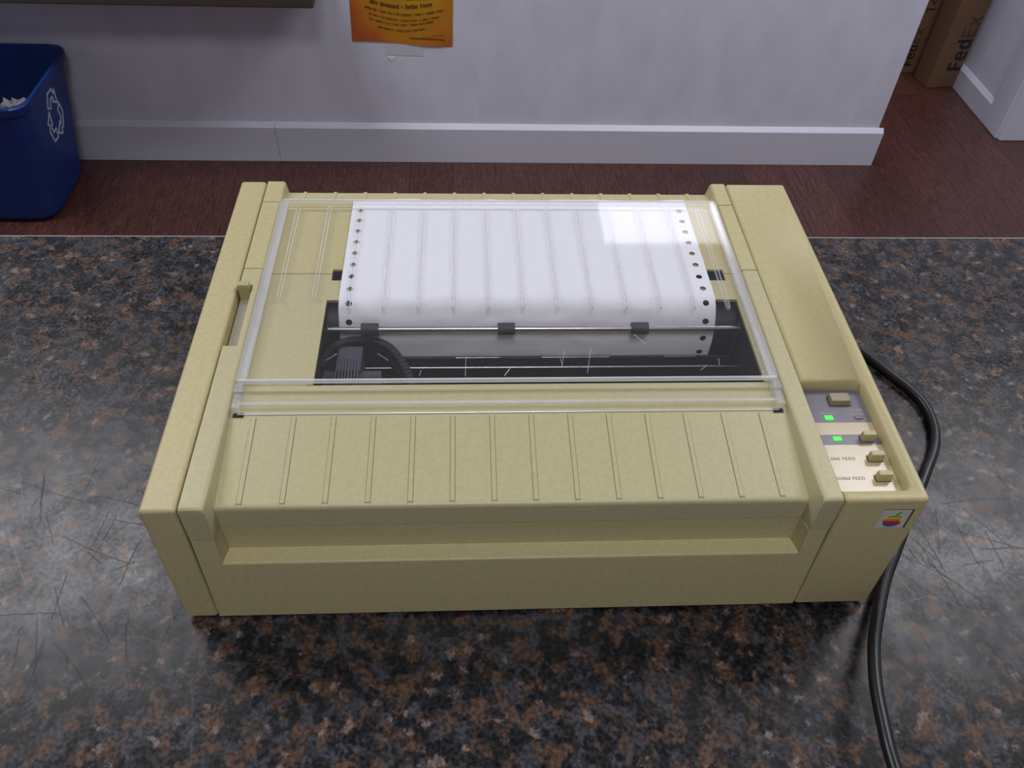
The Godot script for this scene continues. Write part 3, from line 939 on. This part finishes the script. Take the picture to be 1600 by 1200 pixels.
# ---------------------------------------------------------------- paper
func build_paper() -> void:
	# tractor-feed sheet: a strip with punched margins, over the platen and back along the deck
	var prof := smooth_path([Vector3(0, 56, -4.2), Vector3(0, 62, -3.4), Vector3(0, 75, -2.7), Vector3(0, 85, -3.3), Vector3(0, 94, -6.4), Vector3(0, 100.8, -11.2), Vector3(0, 104.6, -16.5), Vector3(0, 105.7, -23.0), Vector3(0, 105.7, -40.0), Vector3(0, 105.4, -80.0), Vector3(0, 105.2, -110.0), Vector3(0, 104.8, -132.0)], 10)
	var cum := PackedFloat32Array([0.0])
	for i in prof.size() - 1:
		cum.append(cum[i] + prof[i].distance_to(prof[i + 1]))
	var total := cum[cum.size() - 1]
	var at := func(u: float) -> Vector3:
		var i := 0
		while i < prof.size() - 2 and cum[i + 1] < u:
			i += 1
		return prof[i].lerp(prof[i + 1], clampf((u - cum[i]) / maxf(cum[i + 1] - cum[i], 1e-4), 0.0, 1.0))
	var n := FastNoiseLite.new()
	n.seed = 8
	n.frequency = 0.012
	n.fractal_octaves = 3
	var point := func(x: float, u: float) -> Vector3:
		var p: Vector3 = at.call(u)
		var curl := clampf((46.0 - u) / 40.0, 0.0, 1.0)
		var ripple := n.get_noise_2d(x * 1.2, u * 2.0) * (0.5 + 1.5 * clampf(1.0 - absf(u - 55.0) / 60.0, 0.0, 1.0))
		var q := Vector3(x, p.y + ripple * 0.3, p.z - (absf(ripple) * 0.9 if u < 60.0 else 0.0))
		if u > total - 30.0:
			q.z += n.get_noise_2d(x * 1.6, 500.0) * 3.0 * (u - total + 30.0) / 30.0
		q.x += -curl * 0.0
		return q
	var xa := -124.4
	var xb := 127.8
	var hole_x := [xa + 6.6, xb - 6.6]
	var hole_r := 2.15
	var pitch := 12.85
	# rows of holes measured along the strip from the one at z = -104
	var u_ref := 0.0
	for i in prof.size():
		if prof[i].z < -104.0:
			u_ref = cum[i]
			break
	var holes_u := []
	var hu := u_ref + pitch * 2.0
	while hu > 4.0:
		if hu < total - 3.0:
			holes_u.append(hu)
		hu -= pitch
	var tris := PackedVector3Array()
	# plain middle
	var us := []
	for k in 101:
		us.append(total * k / 100.0)
	var cols := 56
	var xm0: float = hole_x[0] + 5.0
	var xm1: float = hole_x[1] - 5.0
	for i in 100:
		for j in cols:
			var a := lerpf(xm0, xm1, float(j) / cols)
			var b := lerpf(xm0, xm1, float(j + 1) / cols)
			quad(tris, point.call(a, us[i]), point.call(b, us[i]), point.call(b, us[i + 1]), point.call(a, us[i + 1]))
	# margins: square cells with a round hole, and plain lengths between
	for m in 2:
		var cx: float = hole_x[m]
		var left: float = xa if m == 0 else xm1
		var right: float = xm0 if m == 0 else xb
		var plain := []
		var last := total
		for h in holes_u:
			plain.append([h + 4.0, last])
			last = h - 4.0
			var rim := []
			var edge := []
			for k in 24:
				var ang := TAU * k / 24.0
				var d := Vector2(cos(ang), sin(ang))
				rim.append(Vector2(cx, h) + d * hole_r)
				var s := 4.0 / maxf(absf(d.x), absf(d.y))
				var e := Vector2(cx, h) + d * s
				if absf(d.x) * 1.0001 >= absf(d.y):
					e.x = right if d.x > 0 else left
				else:
					e.x = cx + d.x * s
					if absf(absf(d.x) - absf(d.y)) < 0.01:
						e.x = right if d.x > 0 else left
				edge.append(e)
			for k in 24:
				var k2 := (k + 1) % 24
				quad(tris, point.call(rim[k].x, rim[k].y), point.call(edge[k].x, edge[k].y), point.call(edge[k2].x, edge[k2].y), point.call(rim[k2].x, rim[k2].y))
		plain.append([0.0, last])
		for seg in plain:
			var steps := maxi(1, int(ceil((seg[1] - seg[0]) / 2.5)))
			for i in steps:
				var u0 := lerpf(seg[0], seg[1], float(i) / steps)
				var u1 := lerpf(seg[0], seg[1], float(i + 1) / steps)
				for j in 3:
					var a := lerpf(left, right, j / 3.0)
					var b := lerpf(left, right, (j + 1) / 3.0)
					quad(tris, point.call(a, u0), point.call(b, u0), point.call(b, u1), point.call(a, u1))
	var sh := Shape.new(MM)
	var thick := PackedVector3Array()
	# give the sheet its thickness: a second skin just behind
	for v in tris:
		thick.append(v)
	for i in range(0, tris.size(), 3):
		for k in [0, 2, 1]:
			thick.append(tris[i + k] + Vector3(0, -0.1, -0.06))
	sh.add(thick)
	var o := put("printer_paper", sh.mesh(60), M.paper)
	tag(o, "blank white tractor-feed paper sheet with punched margins in the printer", "paper")


func build_cord() -> void:
	var p := smooth_path([Vector3(0.186, 0.03, -0.151), Vector3(0.20, 0.026, -0.168), Vector3(0.235, 0.01, -0.15), Vector3(0.268, 0.004, -0.09), Vector3(0.2872, 0.004, -0.0585), Vector3(0.2965, 0.004, -0.042), Vector3(0.306, 0.004, -0.026), Vector3(0.312, 0.004, -0.008), Vector3(0.3105, 0.004, 0.0134), Vector3(0.3028, 0.004, 0.0329), Vector3(0.289, 0.004, 0.0532), Vector3(0.277, 0.004, 0.070), Vector3(0.2565, 0.005, 0.098), Vector3(0.2385, 0.007, 0.1230), Vector3(0.2235, 0.011, 0.1435), Vector3(0.2080, 0.016, 0.1690), Vector3(0.1955, 0.021, 0.1920), Vector3(0.1865, 0.025, 0.2165), Vector3(0.1815, 0.028, 0.2390), Vector3(0.1785, 0.030, 0.2605), Vector3(0.178, 0.031, 0.30), Vector3(0.18, 0.02, 0.38), Vector3(0.182, -0.02, 0.43), Vector3(0.182, -0.25, 0.436)], 6)
	tag(put("power_cord", Shape.new().add(tube(p, 0.0037, 14)).mesh(60), M.cord), "black power cord curving over the counter right of the printer", "cord")


# ---------------------------------------------------------------- bin by the wall
func bin_ring(y: float, x0: float, x1: float, z0: float, z1: float, r: float) -> PackedVector3Array:
	var ring := PackedVector3Array()
	for p in rpoly([[x0, z0, r], [x1, z0, r], [x1, z1, r], [x0, z1, r]], 8):
		ring.append(Vector3(p.x, y, p.y))
	return ring


func build_bin() -> void:
	var t := thing("recycling_bin", "blue plastic recycling bin on the floor against the wall", "bin")
	var lv := func(f: float, grow: float) -> PackedVector3Array:
		return bin_ring(lerpf(-0.898, -0.55, f), lerpf(-1.50, -1.555, f) - grow, lerpf(-1.130, -1.080, f) + grow, lerpf(-1.735, -1.778, f) - grow * 0.4, lerpf(-1.478, -1.443, f) + grow, 0.055 + grow * 0.6)
	var rings := [lv.call(0.0, -0.02), lv.call(0.02, -0.004), lv.call(0.06, 0.0), lv.call(0.93, 0.0), lv.call(0.935, 0.007), lv.call(0.99, 0.008), lv.call(1.0, 0.005), lv.call(1.0, -0.002), lv.call(0.985, -0.004), lv.call(0.06, -0.006), lv.call(0.02, -0.012)]
	put("shell", Shape.new().add(loft(rings)).mesh(50), M.bin_blue, t)
	# three chasing arrows on the right-hand face
	var face := Node3D.new()
	face.name = "recycling_symbol"
	t.add_child(face, true)
	var lean := atan2(0.05, 0.348)
	face.transform = Transform3D(Basis(Vector3(0, 0, -1), Vector3(sin(lean), cos(lean), 0), Vector3(cos(lean), -sin(lean), 0)), Vector3(-1.0963, -0.662, -1.613))
	var arrows := [[-0.40, 0.36], [-0.22, 0.66], [0.16, 0.66], [0.25, 0.51], [0.36, 0.57], [0.41, 0.22], [0.08, 0.36], [0.16, 0.42], [0.11, 0.47], [-0.07, 0.47], [-0.18, 0.27]]
	for k in 3:
		var rot := -TAU * k / 3.0
		for loop in [arrows]:
			var pts := []
			for q in loop:
				var v := Vector2(q[0], q[1]).rotated(rot)
				pts.append(Vector3(v.x * 0.074, v.y * 0.104, 0.0))
			var s := Shape.new()
			for i in pts.size():
				var a: Vector3 = pts[i]
				var b: Vector3 = pts[(i + 1) % pts.size()]
				var d := (b - a).normalized()
				var n := Vector3(-d.y, d.x, 0) * 0.0030
				a -= d * 0.0018
				b += d * 0.0018
				s.add(loft([PackedVector3Array([a - n, a + n, b + n, b - n]), PackedVector3Array([a - n + Vector3(0, 0, 0.001), a + n + Vector3(0, 0, 0.001), b + n + Vector3(0, 0, 0.001), b - n + Vector3(0, 0, 0.001)])]))
			put("arrow_outline", s.mesh(), M.white_ink, face)
	# waste paper inside
	var rng := RandomNumberGenerator.new()
	rng.seed = 4
	var spots := [[Vector3(-1.165, -0.665, -1.575), 0.085, "crumpled grey paper sheet standing in the blue bin"], [Vector3(-1.275, -0.665, -1.525), 0.075, "crumpled pale paper by the near rim of the blue bin"]]
	for e in spots:
		var s := Shape.new()
		var n := FastNoiseLite.new()
		n.seed = rng.randi() % 1000
		n.frequency = 9.0
		var rows := []
		for i in 11:
			var row := PackedVector3Array()
			for j in 20:
				var a := PI * i / 10.0
				var b := TAU * j / 20.0
				var d := Vector3(sin(a) * cos(b), cos(a), sin(a) * sin(b))
				row.append(e[0] + d * e[1] * Vector3(0.62, 0.85, 0.5) * (0.85 + 0.55 * n.get_noise_3dv(d * 0.25)))
			rows.append(row)
		s.add(loft(rows))
		tag(put("waste_paper", s.mesh(12), M.waste), e[2], "waste paper")
	var heap := Shape.new()
	heap.add(loft([bin_ring(-0.89, -1.48, -1.15, -1.71, -1.50, 0.05), bin_ring(-0.76, -1.50, -1.13, -1.72, -1.49, 0.05), bin_ring(-0.735, -1.45, -1.18, -1.68, -1.53, 0.05)]))
	tag(put("waste_paper", heap.mesh(12), M.waste), "flat heap of waste paper at the bottom of the blue bin", "waste paper")


# ---------------------------------------------------------------- poster on the wall
func build_poster() -> void:
	var w := 0.268
	var h := 0.43
	var tilt := -0.030
	var t := thing("poster", "orange and yellow event poster taped to the white wall", "poster", Vector3(-0.2050, -0.5455, -1.8025))
	t.rotation.z = tilt
	var im := Image.create(128, 192, false, Image.FORMAT_RGB8)
	var n := FastNoiseLite.new()
	n.seed = 12
	n.frequency = 0.02
	for y in 192:
		for x in 128:
			var u := (x - 76.0) / 64.0
			var v := (y - 100.0) / 96.0
			var d := clampf(sqrt(u * u + v * v) + n.get_noise_2d(x, y) * 0.25, 0.0, 1.3)
			var c := rgb8(216, 180, 36).lerp(rgb8(206, 130, 38), clampf(d * 1.25 - 0.2, 0.0, 1.0)).lerp(rgb8(192, 78, 46), clampf(d * 2.2 - 2.25, 0.0, 1.0))
			im.set_pixel(x, y, c)
	var m := mat(Color.WHITE, 0.5)
	m.albedo_texture = ImageTexture.create_from_image(im)
	var st := SurfaceTool.new()
	st.begin(Mesh.PRIMITIVE_TRIANGLES)
	var cols := 24
	for i in cols:
		var f := [float(i) / cols, float(i + 1) / cols]
		var p := []
		for a in f:
			# the lower edge sags a little and its right corner hangs
			p.append(Vector3((a - 0.5) * w, 0.0035 * sin(a * PI * 2.0) - 0.004 * maxf(0.0, a - 0.55), 0.0006 + 0.0012 * absf(sin(a * PI * 2.0))))
			p.append(Vector3((a - 0.5) * w * 0.99, h, 0.0006))
		for q in [[0, 0, 1.0], [1, 0, 0.0], [3, 1, 0.0], [0, 0, 1.0], [3, 1, 0.0], [2, 1, 1.0]]:
			st.set_normal(Vector3.BACK)
			st.set_uv(Vector2(f[q[1]], q[2]))
			st.add_vertex(p[q[0]])
		for q in [0, 2, 3, 0, 3, 1]:
			st.set_normal(Vector3.FORWARD)
			st.set_uv(Vector2(0.5, 0.5))
			st.add_vertex(p[q] - Vector3(0, 0, 0.0004))
	put("sheet", st.commit(), m, t)
	var ink := mat(rgb8(70, 52, 22), 0.6)
	var ink2 := mat(rgb8(110, 40, 26), 0.6)
	# lines of names set along sagging arcs: [text, centre x, middle y, width, rise at the ends, size]
	var lines := [
		["The Subdudes · Buckwheat", -0.002, 0.1205, 0.150, 0.004, 0.0075],
		["Marc Broussard - Ruthie Foster", 0.002, 0.0995, 0.168, 0.012, 0.0105],
		["Anders Osb · Steve Conn & the Neighbors · Colin M · Smokin' Groove", 0.008, 0.0790, 0.208, 0.0180, 0.0056],
		["Joe Sears & the Soulmasters · Creosote Graves · & Jolie & Goldmoon", 0.008, 0.0640, 0.188, 0.0150, 0.0050],
		["Chris Belleau & Co · Yvette Landry · Matthew Davis Jubilee", 0.000, 0.0520, 0.174, 0.0140, 0.0050],
		["Sonny Badge Jr · Matthew Jason Scott Moreno", 0.000, 0.0365, 0.128, 0.0085, 0.0048],
	]
	for l in lines:
		var words: PackedStringArray = l[0].split(" ", false)
		var chars := 0
		for wd in words:
			chars += wd.length() + 1
		var x: float = -0.5
		for wd in words:
			var share := float(wd.length()) / chars
			var mid := x + share / 2.0
			var yy: float = l[2] + l[4] * (mid * mid * 4.0)
			var ang := atan2(l[4] * 8.0 * mid, l[3])
			lettering("lettering", wd, l[5], ink, t, Transform3D(Basis(Vector3.BACK, ang), Vector3(l[1] + mid * l[3], yy, 0.0021)), share * l[3], true)
			x += share + 1.0 / chars
	lettering("lettering", "louisianafilmfestival.org", 0.0052, ink2, t, Transform3D(Basis.IDENTITY, Vector3(0.066, 0.0175, 0.0024)), 0.092)
	lettering("lettering", "tickets at the door", 0.0028, ink2, t, Transform3D(Basis.IDENTITY, Vector3(0.098, 0.0275, 0.0024)), 0.034, false, false)
	# strip of clear tape and a torn white scrap below it
	var tape := put("clear_tape", Shape.new().add(box(Vector3(-0.050, -0.0165, 0.0), Vector3(0.050, 0.0165, 0.0004))).mesh(), mat(rgb8(222, 221, 228), 0.25), self, Vector3(-0.2005, -0.562, -1.8028))
	tape.rotation.z = tilt
	tag(tape, "strip of clear tape hanging below the orange poster", "tape")
	var sc := put("paper_scrap", Shape.new().add(ext(PackedVector2Array([Vector2(-0.0095, 0.004), Vector2(0.0095, 0.005), Vector2(0.0025, -0.0075), Vector2(-0.0015, -0.0065)]), 2, 0.0, 0.0012)).mesh(), mat(rgb8(240, 240, 244), 0.7), self, Vector3(-0.238, -0.588, -1.8028))
	tag(sc, "tiny torn white paper scrap stuck under the tape", "scrap")


# ---------------------------------------------------------------- cartons beyond the partition
func build_cartons() -> void:
	var up := Basis(Vector3.BACK, PI / 2)
	# tall front carton
	var a := thing("shipping_carton", "brown shipping carton standing upright against the right wall", "cardboard box", Vector3(1.63, FLOOR_Y, -2.335), 0.10)
	put("body", Shape.new().add(rbox(Vector3(-0.053, 0.001, -0.045), Vector3(0.053, 0.78, 0.045), 0.002, 1)).mesh(), M.carton, a)
	lettering("lettering", "Fed", 0.050, M.carton_ink, a, Transform3D(up, Vector3(0.024, 0.117, 0.0452)), 0.108)
	lettering("lettering", "Ex", 0.050, mat(rgb8(84, 64, 50), 0.6), a, Transform3D(up, Vector3(0.024, 0.213, 0.0452)), 0.074)
	# carton behind, half hidden by the partition
	var b := thing("shipping_carton", "brown shipping carton behind the upright one, half hidden by the partition", "cardboard box", Vector3(1.515, FLOOR_Y, -2.44), 0.03)
	put("body", Shape.new().add(rbox(Vector3(-0.088, 0.001, -0.045), Vector3(0.088, 0.9, 0.045), 0.002, 1)).mesh(), M.carton, b)
	lettering("lettering", "Fed", 0.034, M.carton_ink, b, Transform3D(up, Vector3(0.026, 0.065, 0.0452)), 0.075)
	lettering("lettering", "Ex", 0.034, mat(rgb8(84, 64, 50), 0.6), b, Transform3D(up, Vector3(0.026, 0.135, 0.0452)), 0.055)
	lettering("lettering", "149", 0.030, M.carton_ink, b, Transform3D(up, Vector3(0.036, 0.258, 0.0452)), 0.085, false, false)
